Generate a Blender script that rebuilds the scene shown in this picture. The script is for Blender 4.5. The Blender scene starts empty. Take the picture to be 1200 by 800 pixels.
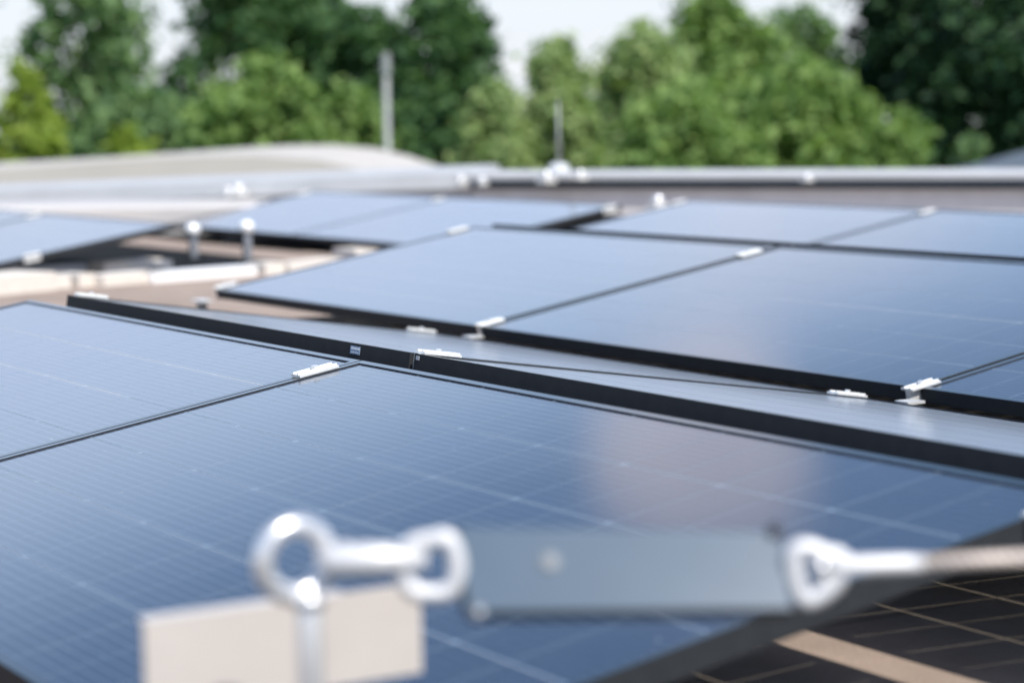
import bpy, bmesh, math, random
from mathutils import Vector, Matrix, noise
R = math.radians
random.seed(7)
scene = bpy.context.scene
COL = scene.collection

# ------------------------------------------------------------------ camera
CAM = Vector((5.61738, -0.83714, 0.6435))
YAW, PIT, ROL, FPX = 2.5901, -0.10038, -0.01475, 2582.66
FW = Vector((math.cos(PIT) * math.cos(YAW), math.cos(PIT) * math.sin(YAW), math.sin(PIT)))
_r = FW.cross(Vector((0, 0, 1))).normalized()
_u = _r.cross(FW)
RT = math.cos(ROL) * _r + math.sin(ROL) * _u
UP = -math.sin(ROL) * _r + math.cos(ROL) * _u

def at(px, py, d):
    """world point at depth d seen at photo pixel px, py (1200 x 800)"""
    return CAM + d * (FW + RT * ((px - 600) / FPX) - UP * ((py - 400) / FPX))

def at_z(px, py, z):
    v = FW + RT * ((px - 600) / FPX) - UP * ((py - 400) / FPX)
    return CAM + v * ((z - CAM.z) / v.z)

cd = bpy.data.cameras.new('camera')
cam = bpy.data.objects.new('camera', cd)
COL.objects.link(cam)
cam.matrix_world = Matrix(((RT.x, UP.x, -FW.x, CAM.x), (RT.y, UP.y, -FW.y, CAM.y), (RT.z, UP.z, -FW.z, CAM.z), (0, 0, 0, 1)))
cd.sensor_width = 36.0
cd.sensor_fit = 'HORIZONTAL'
cd.lens = FPX / 1200 * 36
cd.clip_start = 0.05
cd.clip_end = 3000
cd.dof.use_dof = True
cd.dof.focus_distance = 4.15
cd.dof.aperture_fstop = 2.7
cd.dof.aperture_blades = 0
scene.camera = cam

# ------------------------------------------------------------------ world, sun, exposure
SUN_EL, SUN_DIR = R(52), Vector((0.998, 0.05, 0)).normalized()   # towards the sun, over the ground
world = bpy.data.worlds.new('World')
scene.world = world
world.use_nodes = True
wn, wl = world.node_tree.nodes, world.node_tree.links
wn.clear()
wout = wn.new('ShaderNodeOutputWorld')
bg = wn.new('ShaderNodeBackground')
bg.inputs['Strength'].default_value = 0.12
sky = wn.new('ShaderNodeTexSky')
sky.sky_type = 'NISHITA'
sky.sun_disc = False
sky.sun_elevation = SUN_EL
sky.sun_rotation = math.atan2(SUN_DIR.x, SUN_DIR.y)
sky.altitude = 50
sky.air_density = 1.0
sky.dust_density = 1.2
sky.ozone_density = 1.5
tc = wn.new('ShaderNodeTexCoord')
# soft summer clouds: large noise on the sky direction, flattened towards the horizon
sep = wn.new('ShaderNodeSeparateXYZ')
wl.new(tc.outputs['Generated'], sep.inputs[0])
zz = wn.new('ShaderNodeMath'); zz.operation = 'ADD'; zz.inputs[1].default_value = 0.12
wl.new(sep.outputs['Z'], zz.inputs[0])
dx = wn.new('ShaderNodeMath'); dx.operation = 'DIVIDE'
dy = wn.new('ShaderNodeMath'); dy.operation = 'DIVIDE'
wl.new(sep.outputs['X'], dx.inputs[0]); wl.new(zz.outputs[0], dx.inputs[1])
wl.new(sep.outputs['Y'], dy.inputs[0]); wl.new(zz.outputs[0], dy.inputs[1])
com = wn.new('ShaderNodeCombineXYZ')
wl.new(dx.outputs[0], com.inputs['X']); wl.new(dy.outputs[0], com.inputs['Y'])
cn = wn.new('ShaderNodeTexNoise')
cn.inputs['Scale'].default_value = 1.1
cn.inputs['Detail'].default_value = 5
cn.inputs['Roughness'].default_value = 0.5
wl.new(com.outputs[0], cn.inputs['Vector'])
# one cumulus bank standing north-west
dot = wn.new('ShaderNodeVectorMath'); dot.operation = 'DOT_PRODUCT'
dot.inputs[1].default_value = Vector((-0.796, 0.508, 0.337)).normalized()
nrm = wn.new('ShaderNodeVectorMath'); nrm.operation = 'NORMALIZE'
wl.new(tc.outputs['Generated'], nrm.inputs[0]); wl.new(nrm.outputs[0], dot.inputs[0])
bank = wn.new('ShaderNodeMapRange'); bank.interpolation_type = 'SMOOTHSTEP'
bank.inputs['From Min'].default_value = 0.9976; bank.inputs['From Max'].default_value = 0.9995
bank.inputs['To Min'].default_value = 0.0; bank.inputs['To Max'].default_value = 0.22
wl.new(dot.outputs['Value'], bank.inputs['Value'])
addc = wn.new('ShaderNodeMath'); addc.operation = 'ADD'
wl.new(cn.outputs['Fac'], addc.inputs[0]); wl.new(bank.outputs[0], addc.inputs[1])
cr = wn.new('ShaderNodeMapRange'); cr.interpolation_type = 'SMOOTHSTEP'
cr.inputs['From Min'].default_value = 0.56; cr.inputs['From Max'].default_value = 0.84
cr.inputs['To Max'].default_value = 0.75
wl.new(addc.outputs[0], cr.inputs['Value'])
cmix = wn.new('ShaderNodeMix'); cmix.data_type = 'RGBA'
cmix.inputs['B'].default_value = (10.8, 9.5, 9.3, 1)
wl.new(cr.outputs[0], cmix.inputs['Factor'])
# thin summer haze veil: dull white on the horizon, luminous blue white above it
ramp = wn.new('ShaderNodeValToRGB')
e = ramp.color_ramp.elements
e[0].position = 0.0; e[0].color = (0.475, 0.495, 0.525, 1)
e[1].position = 0.11; e[1].color = (0.49, 0.525, 0.60, 1)
for pos, c in ((0.2, (0.54, 0.66, 0.90)), (0.25, (0.60, 0.76, 0.99)), (0.30, (0.31, 0.48, 0.75)), (0.325, (0.15, 0.275, 0.475)), (0.42, (0.135, 0.27, 0.49)), (0.75, (0.14, 0.27, 0.54))):
    q = e.new(pos); q.color = (*c, 1)
wl.new(sep.outputs['Z'], ramp.inputs[0])
veil = wn.new('ShaderNodeMix'); veil.data_type = 'RGBA'
vsc = wn.new('ShaderNodeVectorMath'); vsc.operation = 'SCALE'; vsc.inputs['Scale'].default_value = 11.0
wl.new(ramp.outputs[0], vsc.inputs[0])
vf = wn.new('ShaderNodeMapRange'); vf.inputs['From Min'].default_value = 0.3; vf.inputs['From Max'].default_value = 0.9
vf.inputs['To Min'].default_value = 0.85; vf.inputs['To Max'].default_value = 0.1
wl.new(sep.outputs['Z'], vf.inputs['Value']); wl.new(vf.outputs[0], veil.inputs['Factor'])
wl.new(sky.outputs[0], veil.inputs['A']); wl.new(vsc.outputs[0], veil.inputs['B'])
wl.new(veil.outputs['Result'], cmix.inputs['A'])
wl.new(cmix.outputs['Result'], bg.inputs['Color'])
wl.new(bg.outputs[0], wout.inputs[0])

sd = bpy.data.lights.new('sun', 'SUN')
sd.energy = 4.2
sd.angle = R(0.53)
sd.color = (1.0, 0.95, 0.87)
sun = bpy.data.objects.new('sun', sd)
COL.objects.link(sun)
sdir = Vector((SUN_DIR.x * math.cos(SUN_EL), SUN_DIR.y * math.cos(SUN_EL), math.sin(SUN_EL)))
sun.rotation_euler = sdir.to_track_quat('Z', 'Y').to_euler()
sun.location = (0, 0, 30)

vs = scene.view_settings
vs.view_transform = 'Standard'
vs.look = 'None'
vs.gamma = 1.0
vs.exposure = 0.5
vs.use_curve_mapping = False
scene.cycles.use_denoising = True
scene.cycles.max_bounces = 10
scene.cycles.transparent_max_bounces = 12
scene.cycles.sample_clamp_indirect = 6

# ------------------------------------------------------------------ helpers
def tag(o, label=None, cat=None, group=None, kind=None):
    if label: o['label'] = label
    if cat: o['category'] = cat
    if group: o['group'] = group
    if kind: o['kind'] = kind
    return o

def empty(name, loc=(0, 0, 0), rot=(0, 0, 0)):
    o = bpy.data.objects.new(name, None)
    o.empty_display_size = 0.1
    o.location = loc
    o.rotation_euler = rot
    COL.objects.link(o)
    return o

def obj(name, bm, mats, parent=None, smooth=False, bevel=0.0):
    me = bpy.data.meshes.new(name)
    if bevel:
        es = [e for e in bm.edges if len(e.link_faces) == 2 and e.calc_face_angle(0) > 0.7]
        bmesh.ops.bevel(bm, geom=es, offset=bevel, segments=2, affect='EDGES', profile=0.5)
    bmesh.ops.recalc_face_normals(bm, faces=bm.faces[:])
    bm.to_mesh(me)
    bm.free()
    for m in (mats if isinstance(mats, (list, tuple)) else [mats]):
        me.materials.append(m)
    if smooth:
        for p in me.polygons: p.use_smooth = True
    o = bpy.data.objects.new(name, me)
    COL.objects.link(o)
    if parent: o.parent = parent
    return o

def box(bm, lo, hi, mat=0, M=None):
    x0, y0, z0 = lo; x1, y1, z1 = hi
    vs_ = [Vector(p) for p in ((x0, y0, z0), (x1, y0, z0), (x1, y1, z0), (x0, y1, z0), (x0, y0, z1), (x1, y0, z1), (x1, y1, z1), (x0, y1, z1))]
    if M: vs_ = [M @ v for v in vs_]
    v = [bm.verts.new(p) for p in vs_]
    for f in ((0, 3, 2, 1), (4, 5, 6, 7), (0, 1, 5, 4), (1, 2, 6, 5), (2, 3, 7, 6), (3, 0, 4, 7)):
        fc = bm.faces.new([v[i] for i in f]); fc.material_index = mat

def frame_of(t):
    t = t.normalized()
    a = Vector((0, 0, 1)) if abs(t.z) < 0.9 else Vector((1, 0, 0))
    n = t.cross(a).normalized()
    return n, t.cross(n).normalized()

def tube(bm, pts, rads, seg=12, closed=False, cap=True, mat=0):
    pts = [Vector(p) for p in pts]
    if not isinstance(rads, (list, tuple)): rads = [rads] * len(pts)
    n = len(pts); rings = []
    prev = None
    for i, p in enumerate(pts):
        if closed: t = pts[(i + 1) % n] - pts[i - 1]
        else: t = pts[min(i + 1, n - 1)] - pts[max(i - 1, 0)]
        t.normalize()
        if prev is None: a, b = frame_of(t)
        else:
            a = (prev - t * prev.dot(t)).normalized(); b = t.cross(a).normalized()
        prev = a
        rings.append([bm.verts.new(p + rads[i] * (math.cos(2 * math.pi * k / seg) * a + math.sin(2 * math.pi * k / seg) * b)) for k in range(seg)])
    m = n if closed else n - 1
    for i in range(m):
        A, B = rings[i], rings[(i + 1) % n]
        for k in range(seg):
            f = bm.faces.new((A[k], A[(k + 1) % seg], B[(k + 1) % seg], B[k])); f.material_index = mat
    if cap and not closed:
        bm.faces.new(rings[0][::-1]); bm.faces.new(rings[-1])

def nm():
    return bmesh.new()

# ------------------------------------------------------------------ materials
def mat(name, color, rough=0.5, metal=0.0, ior=1.5, noise_amt=0.0, noise_scale=8.0, bump=0.0, bump_scale=60.0, color2=None):
    m = bpy.data.materials.new(name)
    m.use_nodes = True
    N, L_ = m.node_tree.nodes, m.node_tree.links
    b = N['Principled BSDF']
    b.inputs['Roughness'].default_value = rough
    b.inputs['Metallic'].default_value = metal
    b.inputs['IOR'].default_value = ior
    b.inputs['Base Color'].default_value = (*color, 1)
    if noise_amt or color2:
        t = N.new('ShaderNodeTexCoord'); nz = N.new('ShaderNodeTexNoise')
        nz.inputs['Scale'].default_value = noise_scale; nz.inputs['Detail'].default_value = 6
        nz.inputs['Roughness'].default_value = 0.65
        L_.new(t.outputs['Object'], nz.inputs['Vector'])
        mr = N.new('ShaderNodeMapRange'); mr.inputs['From Min'].default_value = 0.3; mr.inputs['From Max'].default_value = 0.7
        L_.new(nz.outputs['Fac'], mr.inputs['Value'])
        mx = N.new('ShaderNodeMix'); mx.data_type = 'RGBA'
        c2 = color2 or tuple(c * (1 - noise_amt) for c in color)
        mx.inputs['A'].default_value = (*c2, 1); mx.inputs['B'].default_value = (*color, 1)
        L_.new(mr.outputs[0], mx.inputs['Factor']); L_.new(mx.outputs['Result'], b.inputs['Base Color'])
    if bump:
        t = N.new('ShaderNodeTexCoord'); nz = N.new('ShaderNodeTexNoise')
        nz.inputs['Scale'].default_value = bump_scale; nz.inputs['Detail'].default_value = 4
        L_.new(t.outputs['Object'], nz.inputs['Vector'])
        bp = N.new('ShaderNodeBump'); bp.inputs['Strength'].default_value = bump; bp.inputs['Distance'].default_value = 0.01
        L_.new(nz.outputs['Fac'], bp.inputs['Height']); L_.new(bp.outputs[0], b.inputs['Normal'])
    return m

M_FRAME = mat('black_anodised_aluminium', (0.034, 0.037, 0.041), 0.5, 0.0, 1.5, 0.2, 30)
M_FRAME.node_tree.nodes['Principled BSDF'].inputs['Specular IOR Level'].default_value = 0.03
M_LIP = mat('black_anodised_polished_edge', (0.008, 0.011, 0.015), 0.16, 0.0, 1.9)
M_ALU = mat('mill_aluminium', (0.90, 0.90, 0.88), 0.30, 0.5, 1.5, 0.12, 40, 0.05, 200)
M_STEEL = mat('polished_stainless', (0.78, 0.78, 0.79), 0.32, 0.65, 1.5, 0.06, 60)
M_BRIGHT = mat('bright_cast_aluminium', (0.92, 0.92, 0.91), 0.3, 0.3)
M_SHADE = mat('shade_black', (0.009, 0.009, 0.009), 0.9)  # near-black colour standing in for shade, also on the unseen bounce blocker
M_SHADE.node_tree.nodes['Principled BSDF'].inputs['Specular IOR Level'].default_value = 0.1
M_ZINC = mat('bright_zinc_plated_steel', (0.66, 0.66, 0.67), 0.48, 0.25, 1.5, 0.08, 50)
M_GALV = mat('galvanised_steel', (0.42, 0.44, 0.47), 0.42, 0.8, 1.5, 0.2, 25)
M_PLATE = mat('pale_powder_coat', (0.60, 0.55, 0.51), 0.35, 0.15, 1.5, 0.06, 20)
M_BLACK = mat('black_plastic', (0.02, 0.02, 0.02), 0.5)
M_ROOF = mat('roof_bitumen_tan', (0.37, 0.29, 0.24), 0.9, 0, 1.4, 0.28, 5, 0.5, 220)
def roof_detail(m):
    N, K = m.node_tree.nodes, m.node_tree.links
    b = N['Principled BSDF']; src = b.inputs['Base Color'].links[0].from_socket
    t = N.new('ShaderNodeTexCoord'); s_ = N.new('ShaderNodeSeparateXYZ'); K.new(t.outputs['Object'], s_.inputs[0])
    w = N.new('ShaderNodeMath'); w.operation = 'PINGPONG'; w.inputs[1].default_value = 0.52; K.new(s_.outputs['X'], w.inputs[0])
    l_ = N.new('ShaderNodeMath'); l_.operation = 'LESS_THAN'; l_.inputs[1].default_value = 0.008; K.new(w.outputs[0], l_.inputs[0])
    nz = N.new('ShaderNodeTexNoise'); nz.inputs['Scale'].default_value = 1.3; nz.inputs['Detail'].default_value = 7; nz.inputs['Distortion'].default_value = 1.5
    K.new(t.outputs['Object'], nz.inputs['Vector'])
    mr = N.new('ShaderNodeMapRange'); mr.inputs['From Min'].default_value = 0.5; mr.inputs['From Max'].default_value = 0.72; mr.inputs['To Max'].default_value = 0.45
    K.new(nz.outputs['Fac'], mr.inputs['Value'])
    mm = N.new('ShaderNodeMath'); mm.operation = 'MAXIMUM'; K.new(mr.outputs[0], mm.inputs[0])
    ls = N.new('ShaderNodeMath'); ls.operation = 'MULTIPLY'; ls.inputs[1].default_value = 0.6; K.new(l_.outputs[0], ls.inputs[0]); K.new(ls.outputs[0], mm.inputs[1])
    mx = N.new('ShaderNodeMix'); mx.data_type = 'RGBA'; mx.inputs['B'].default_value = (0.16, 0.125, 0.10, 1)
    K.new(mm.outputs[0], mx.inputs['Factor']); K.new(src, mx.inputs['A']); K.new(mx.outputs['Result'], b.inputs['Base Color'])
roof_detail(M_ROOF)
M_WHITE = mat('white_membrane', (0.50, 0.48, 0.47), 0.6, 0, 1.45, 0.08, 2)
M_COPING = mat('zinc_coping', (0.46, 0.47, 0.48), 0.6, 0.1, 1.5, 0.12, 3)
M_DARKCOP = mat('dark_drip_edge', (0.018, 0.035, 0.05), 0.6)
M_WALL = mat('parapet_render', (0.72, 0.69, 0.68), 0.85, 0, 1.45, 0.2, 4)
M_BLOCK = mat('pale_concrete', (0.68, 0.63, 0.57), 0.85, 0, 1.45, 0.15, 25, 0.3, 90)
M_BARREL = mat('barrel_roof_sheet', (0.48, 0.45, 0.415), 0.75, 0, 1.45, 0.1, 0.6)
M_BRICK = mat('building_wall', (0.35, 0.27, 0.22), 0.85, 0, 1.45, 0.2, 3)
M_SLATE = mat('slate_roof', (0.10, 0.12, 0.14), 0.6, 0, 1.5, 0.25, 6)
M_GRASS = mat('meadow', (0.07, 0.11, 0.035), 0.9, 0, 1.4, 0.5, 0.15)
M_TRUNK = mat('bark', (0.11, 0.085, 0.06), 0.9, 0, 1.4, 0.4, 12)
M_MAST = mat('mast_grey', (0.30, 0.32, 0.31), 0.55, 0.2, 1.5, 0.1, 2)
M_ABS = mat('brushed_absorber_cover', (0.062, 0.100, 0.145), 0.24, 0.0, 1.6, 0.10, 14)
M_BTN = mat('pale_button', (0.22, 0.235, 0.25), 0.45)
M_ROPE = None

def solar_glass():
    m = bpy.data.materials.new('solar_cells_under_glass')
    m.use_nodes = True
    N, K = m.node_tree.nodes, m.node_tree.links
    N.clear()
    out = N.new('ShaderNodeOutputMaterial')
    t = N.new('ShaderNodeTexCoord'); s = N.new('ShaderNodeSeparateXYZ')
    K.new(t.outputs['Object'], s.inputs[0])
    def M(op, a, b=None, c=None):
        n = N.new('ShaderNodeMath'); n.operation = op
        for i, v in enumerate((a, b, c)):
            if v is None: continue
            if isinstance(v, (int, float)): n.inputs[i].default_value = v
            else: K.new(v, n.inputs[i])
        return n.outputs[0]
    def dist(coord, off, pitch):          # distance in metres to the nearest line of a grid
        a = M('DIVIDE', M('SUBTRACT', coord, off), pitch)
        f = M('FRACT', M('ADD', a, 0.5))
        return M('MULTIPLY', M('ABSOLUTE', M('SUBTRACT', f, 0.5)), pitch)
    def line(d, w, soft=0.0005):
        n = N.new('ShaderNodeMapRange'); n.interpolation_type = 'SMOOTHSTEP'
        n.inputs['From Min'].default_value = w - soft; n.inputs['From Max'].default_value = w + soft
        n.inputs['To Min'].default_value = 1; n.inputs['To Max'].default_value = 0
        K.new(d, n.inputs['Value']); return n.outputs[0]
    X, Y = s.outputs['X'], s.outputs['Y']
    dX = dist(X, 0.0205, 0.22875)         # string of full cells along the long side
    dH = dist(X, 0.0205, 0.114375)        # half-cut line
    dY = dist(Y, 0.0135, 0.1845)          # gap between strings
    gap = M('MAXIMUM', line(dX, 0.0013), line(dY, 0.0022))
    gap = M('MAXIMUM', gap, line(dH, 0.0010))
    corner = line(M('ADD', dX, dY), 0.0062, 0.0015)
    gap = M('MAXIMUM', gap, corner)
    edge = M('MAXIMUM', M('LESS_THAN', X, 0.0205), M('GREATER_THAN', X, 1.8505))
    edge = M('MAXIMUM', edge, M('MAXIMUM', M('LESS_THAN', Y, 0.0135), M('GREATER_THAN', Y, 1.1205)))
    gap = M('MULTIPLY', gap, M('SUBTRACT', 1.0, edge))
    bus = line(dist(Y, 0.0135 + 0.009225, 0.01845), 0.0006, 0.0003)
    # cells: near-black blue with a slight shift from cell to cell and a dusty film
    wn_ = N.new('ShaderNodeTexWhiteNoise'); wn_.noise_dimensions = '2D'
    cv = N.new('ShaderNodeCombineXYZ')
    K.new(M('FLOOR', M('DIVIDE', M('SUBTRACT', X, 0.0205), 0.22875)), cv.inputs['X'])
    K.new(M('FLOOR', M('DIVIDE', M('SUBTRACT', Y, 0.0135), 0.1845)), cv.inputs['Y'])
    K.new(cv.outputs[0], wn_.inputs['Vector'])
    cc = N.new('ShaderNodeMix'); cc.data_type = 'RGBA'
    cc.inputs['A'].default_value = (0.005, 0.009, 0.026, 1); cc.inputs['B'].default_value = (0.008, 0.013, 0.035, 1)
    K.new(wn_.outputs['Value'], cc.inputs['Factor'])
    cb = N.new('ShaderNodeMix'); cb.data_type = 'RGBA'
    cb.inputs['B'].default_value = (0.105, 0.13, 0.185, 1)
    K.new(bus, cb.inputs['Factor']); K.new(cc.outputs['Result'], cb.inputs['A'])
    dn = N.new('ShaderNodeTexNoise'); dn.inputs['Scale'].default_value = 3.5; dn.inputs['Detail'].default_value = 8
    dn.inputs['Roughness'].default_value = 0.7
    K.new(t.outputs['Object'], dn.inputs['Vector'])
    spk = N.new('ShaderNodeTexNoise'); spk.inputs['Scale'].default_value = 70; spk.inputs['Detail'].default_value = 2
    K.new(t.outputs['Object'], spk.inputs['Vector'])
    spm = N.new('ShaderNodeMapRange'); spm.inputs['From Min'].default_value = 0.745; spm.inputs['From Max'].default_value = 0.80
    spm.inputs['To Max'].default_value = 0.5
    K.new(spk.outputs['Fac'], spm.inputs['Value'])
    dmr = N.new('ShaderNodeMapRange'); dmr.inputs['From Min'].default_value = 0.35; dmr.inputs['From Max'].default_value = 0.75
    dmr.inputs['To Min'].default_value = 0.0; dmr.inputs['To Max'].default_value = 0.03
    K.new(dn.outputs['Fac'], dmr.inputs['Value'])
    cdm = N.new('ShaderNodeMix'); cdm.data_type = 'RGBA'
    cdm.inputs['B'].default_value = (0.42, 0.40, 0.38, 1)
    K.new(M('MAXIMUM', dmr.outputs[0], spm.outputs[0]), cdm.inputs['Factor']); K.new(cb.outputs['Result'], cdm.inputs['A'])
    rgh = N.new('ShaderNodeMapRange'); rgh.inputs['To Min'].default_value = 0.08; rgh.inputs['To Max'].default_value = 0.13
    K.new(dn.outputs['Fac'], rgh.inputs['Value'])
    bp = N.new('ShaderNodeBump'); bp.inputs['Strength'].default_value = 0.03; bp.inputs['Distance'].default_value = 0.004
    wv = N.new('ShaderNodeTexNoise'); wv.inputs['Scale'].default_value = 2.2; wv.inputs['Detail'].default_value = 2
    K.new(t.outputs['Object'], wv.inputs['Vector']); K.new(wv.outputs['Fac'], bp.inputs['Height'])
    cell = N.new('ShaderNodeBsdfPrincipled')
    cell.inputs['IOR'].default_value = 1.72
    cell.inputs['Sheen Weight'].default_value = 0.6
    cell.inputs['Sheen Roughness'].default_value = 0.2
    cell.inputs['Sheen Tint'].default_value = (0.95, 0.97, 1.0, 1)
    K.new(cdm.outputs['Result'], cell.inputs['Base Color']); K.new(rgh.outputs[0], cell.inputs['Roughness'])
    K.new(bp.outputs[0], cell.inputs['Normal'])
    # clear glass between the cells (both panes glass): mostly see-through, a little frosted
    tr = N.new('ShaderNodeBsdfTransparent'); tr.inputs['Color'].default_value = (0.92, 0.95, 0.93, 1)
    fr = N.new('ShaderNodeBsdfPrincipled'); fr.inputs['Base Color'].default_value = (0.38, 0.49, 0.62, 1)
    fr.inputs['IOR'].default_value = 1.72
    K.new(rgh.outputs[0], fr.inputs['Roughness'])
    gm = N.new('ShaderNodeMixShader'); K.new(M('MULTIPLY_ADD', corner, 0.15, 0.40), gm.inputs[0])
    K.new(tr.outputs[0], gm.inputs[1]); K.new(fr.outputs[0], gm.inputs[2])
    fm = N.new('ShaderNodeMixShader')
    K.new(gap, fm.inputs[0]); K.new(cell.outputs[0], fm.inputs[1]); K.new(gm.outputs[0], fm.inputs[2])
    K.new(fm.outputs[0], out.inputs[0])
    # the rear pane: same gaps, dull dark cell backs
    m2 = m.copy(); m2.name = 'solar_rear_glass'
    for n in m2.node_tree.nodes:
        if n.type == 'MIX_SHADER' and any(l_.from_node.type == 'BSDF_TRANSPARENT' for l_ in n.inputs[1].links):
            for l_ in list(n.inputs[0].links): m2.node_tree.links.remove(l_)
            n.inputs[0].default_value = 0.02
        if n.type == 'BSDF_PRINCIPLED': n.inputs['Sheen Weight'].default_value = 0; n.inputs['Specular IOR Level'].default_value = 0.2
    return m, m2

M_GLASS, M_REAR = solar_glass()

# ------------------------------------------------------------------ numbers of the array (metres)
PL, PW, PITCH = 1.871, 1.134, 1.88898
TILT = 0.16665
CW, SW = PW * math.cos(TILT), PW * math.sin(TILT)
RGAP, VGAP, DZ = 0.09662, 0.12857, 0.04059
PER = 2 * CW + RGAP + VGAP
ROOF_Z = -0.112
FH = 0.034

# ------------------------------------------------------------------ the setting
bm = nm(); box(bm, (-900, -900, -5.2), (900, 900, -5.0))
tag(obj('ground', bm, M_GRASS), kind='structure')

# roof deck of the building we stand on
pa, pb = at(-140, 236, 17.3), at(1420, 205, 13.0)
back = Vector((RT.x, RT.y, 0)).normalized()
fwd = Vector((FW.x, FW.y, 0)).normalized()
def flat(v, z): return Vector((v.x, v.y, z))
def prism(bm, poly, z0, z1, mat_=0):
    a = [bm.verts.new((p.x, p.y, z0)) for p in poly]; b = [bm.verts.new((p.x, p.y, z1)) for p in poly]
    n = len(poly)
    bm.faces.new(a[::-1]); bm.faces.new(b).material_index = 0
    for i in range(n):
        f = bm.faces.new((a[i], a[(i + 1) % n], b[(i + 1) % n], b[i])); f.material_index = mat_
near = [flat(pb - fwd * 20 + back * 2, 0), flat(pa - fwd * 22 - back * 3, 0)]
bm = nm()
prism(bm, [flat(pa, 0), flat(pb, 0)] + near, -5.0, ROOF_Z, 1)
tag(obj('flat_roof', bm, [M_ROOF, M_BRICK]), kind='structure')

def wall_strip(name, parent, prof, A, B, m, bevel=0.0):
    """extrude a profile (depth away from the roof centre, z) from A to B"""
    d = (B - A); d.z = 0; d.normalize()
    n = Vector((-d.y, d.x, 0))
    if n.dot(fwd) < 0: n = -n
    bm = nm()
    ra = [bm.verts.new((A.x + n.x * q, A.y + n.y * q, A.z + z)) for q, z in prof]
    rb = [bm.verts.new((B.x + n.x * q, B.y + n.y * q, B.z + z)) for q, z in prof]
    k = len(prof)
    for i in range(k): bm.faces.new((ra[i], ra[(i + 1) % k], rb[(i + 1) % k], rb[i]))
    bm.faces.new(ra[::-1]); bm.faces.new(rb)
    return obj(name, bm, m, parent, bevel=bevel)

# right parapet: brown face, dark drip edge, pale zinc cap
A = at(556, 205, 15.2); B = at(1420, 205, 13.0)
A.z = 0; B.z = 0
ht = 0.275
par = tag(empty('parapet_wall', (A + B) / 2), 'brown rendered parapet with rounded zinc cap and dark drip edge along the far right roof edge', 'parapet')
def rel(o, root):
    o.parent = root; o.matrix_parent_inverse = Matrix.Translation(-Vector(root.location))
    return o
rel(wall_strip('wall_face', None, [(0, ROOF_Z), (0.22, ROOF_Z), (0.22, ht - 0.10), (0, ht - 0.10)], A, B, M_WALL), par)
rel(wall_strip('drip_edge', None, [(-0.05, ht - 0.10), (0.26, ht - 0.10), (0.26, ht - 0.042), (-0.05, ht - 0.042)], A, B, M_DARKCOP), par)
rel(wall_strip('coping', None, [(-0.07, ht - 0.042), (0.3, ht - 0.042), (0.3, ht + 0.0), (0.24, ht + 0.018), (0.02, ht + 0.018), (-0.07, ht - 0.012)], A, B, M_COPING, 0.006), par)

# left parapet: lower, wide sheet-metal cap falling to the left
A2 = at(-140, 236, 17.3); B2 = at(554, 205, 15.22)
A2.z = 0.125; B2.z = 0.285
lp = tag(empty('parapet_wall', (A2 + B2) / 2), 'low parapet with wide pale sheet metal cap in front of the barrel roof', 'parapet')
rel(wall_strip('wall_face', None, [(0.03, -0.45), (0.4, -0.45), (0.4, -0.11), (0.03, -0.11)], A2, B2, M_WHITE), lp)
rel(wall_strip('coping', None, [(0, -0.11), (0.46, -0.11), (0.46, 0.03), (0.40, 0.045), (0.03, 0.0)], A2, B2, M_COPING, 0.006), lp)

# white membrane kerb running in front of it
A3 = at(-150, 250, 15.0); B3 = at(300, 245, 15.0)
A3.z = 0; B3.z = 0
tag(wall_strip('roof_kerb', None, [(0, ROOF_Z), (1.0, ROOF_Z), (1.0, 0.10), (0.04, 0.10), (0, 0.075)], A3, B3, M_WHITE), 'broad white membrane kerb lying before the low parapet on the left', 'kerb')

# barrel roof of the neighbouring hall
sil = [(-420, 232), (-200, 208), (0, 191), (80, 187), (150, 183), (220, 178), (290, 173), (340, 170.5), (390, 170), (440, 174), (480, 183), (515, 195), (545, 208), (575, 224), (610, 246)]
bh = empty('barrel_roof_hall', at(300, 260, 24)); bh.location.z = -5.0
tag(bh, 'neighbouring hall with a long pale arched barrel roof behind the low parapet', 'building')
far_ = [at(x, y, 34) for x, y in sil]
axis = Vector((fwd.x, fwd.y, 0)) * -10
bm = nm()
rows = []
for s_ in range(6):
    rows.append([[bm.verts.new(p + axis * s_ / 5 + Vector((0, 0, dz))) for p in far_] for dz in (0, -0.25)])
n_ = len(far_)
for s_ in range(5):
    for i in range(n_ - 1):
        a, b = rows[s_][0], rows[s_ + 1][0]
        bm.faces.new((a[i], a[i + 1], b[i + 1], b[i]))
        a, b = rows[s_][1], rows[s_ + 1][1]
        bm.faces.new((a[i], b[i], b[i + 1], a[i + 1]))
    for i in (0, n_ - 1):
        bm.faces.new((rows[s_][0][i], rows[s_ + 1][0][i], rows[s_ + 1][1][i], rows[s_][1][i]))
for s_ in (0, 5):
    for i in range(n_ - 1):
        bm.faces.new((rows[s_][0][i], rows[s_][0][i + 1], rows[s_][1][i + 1], rows[s_][1][i]))
rel(obj('roof_shell', bm, M_BARREL), bh)
bm = nm()
for s_, e in ((0.03, 0), (0.97, 1)):
    top = [bm.verts.new(p + axis * s_ + Vector((0, 0, -0.2))) for p in far_]
    bot = [bm.verts.new(Vector((p.x, p.y, -5.0)) + axis * s_) for p in far_]
    for i in range(n_ - 1): bm.faces.new((top[i], top[i + 1], bot[i + 1], bot[i]))
for i in (0, n_ - 1):
    p = far_[i]
    q = [p + axis * 0.03, p + axis * 0.97]
    bm.faces.new([bm.verts.new(v) for v in (q[0] + Vector((0, 0, -0.2)), q[1] + Vector((0, 0, -0.2)), flat(q[1], -5), flat(q[0], -5))])
rel(obj('wall', bm, M_BRICK), bh)

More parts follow.
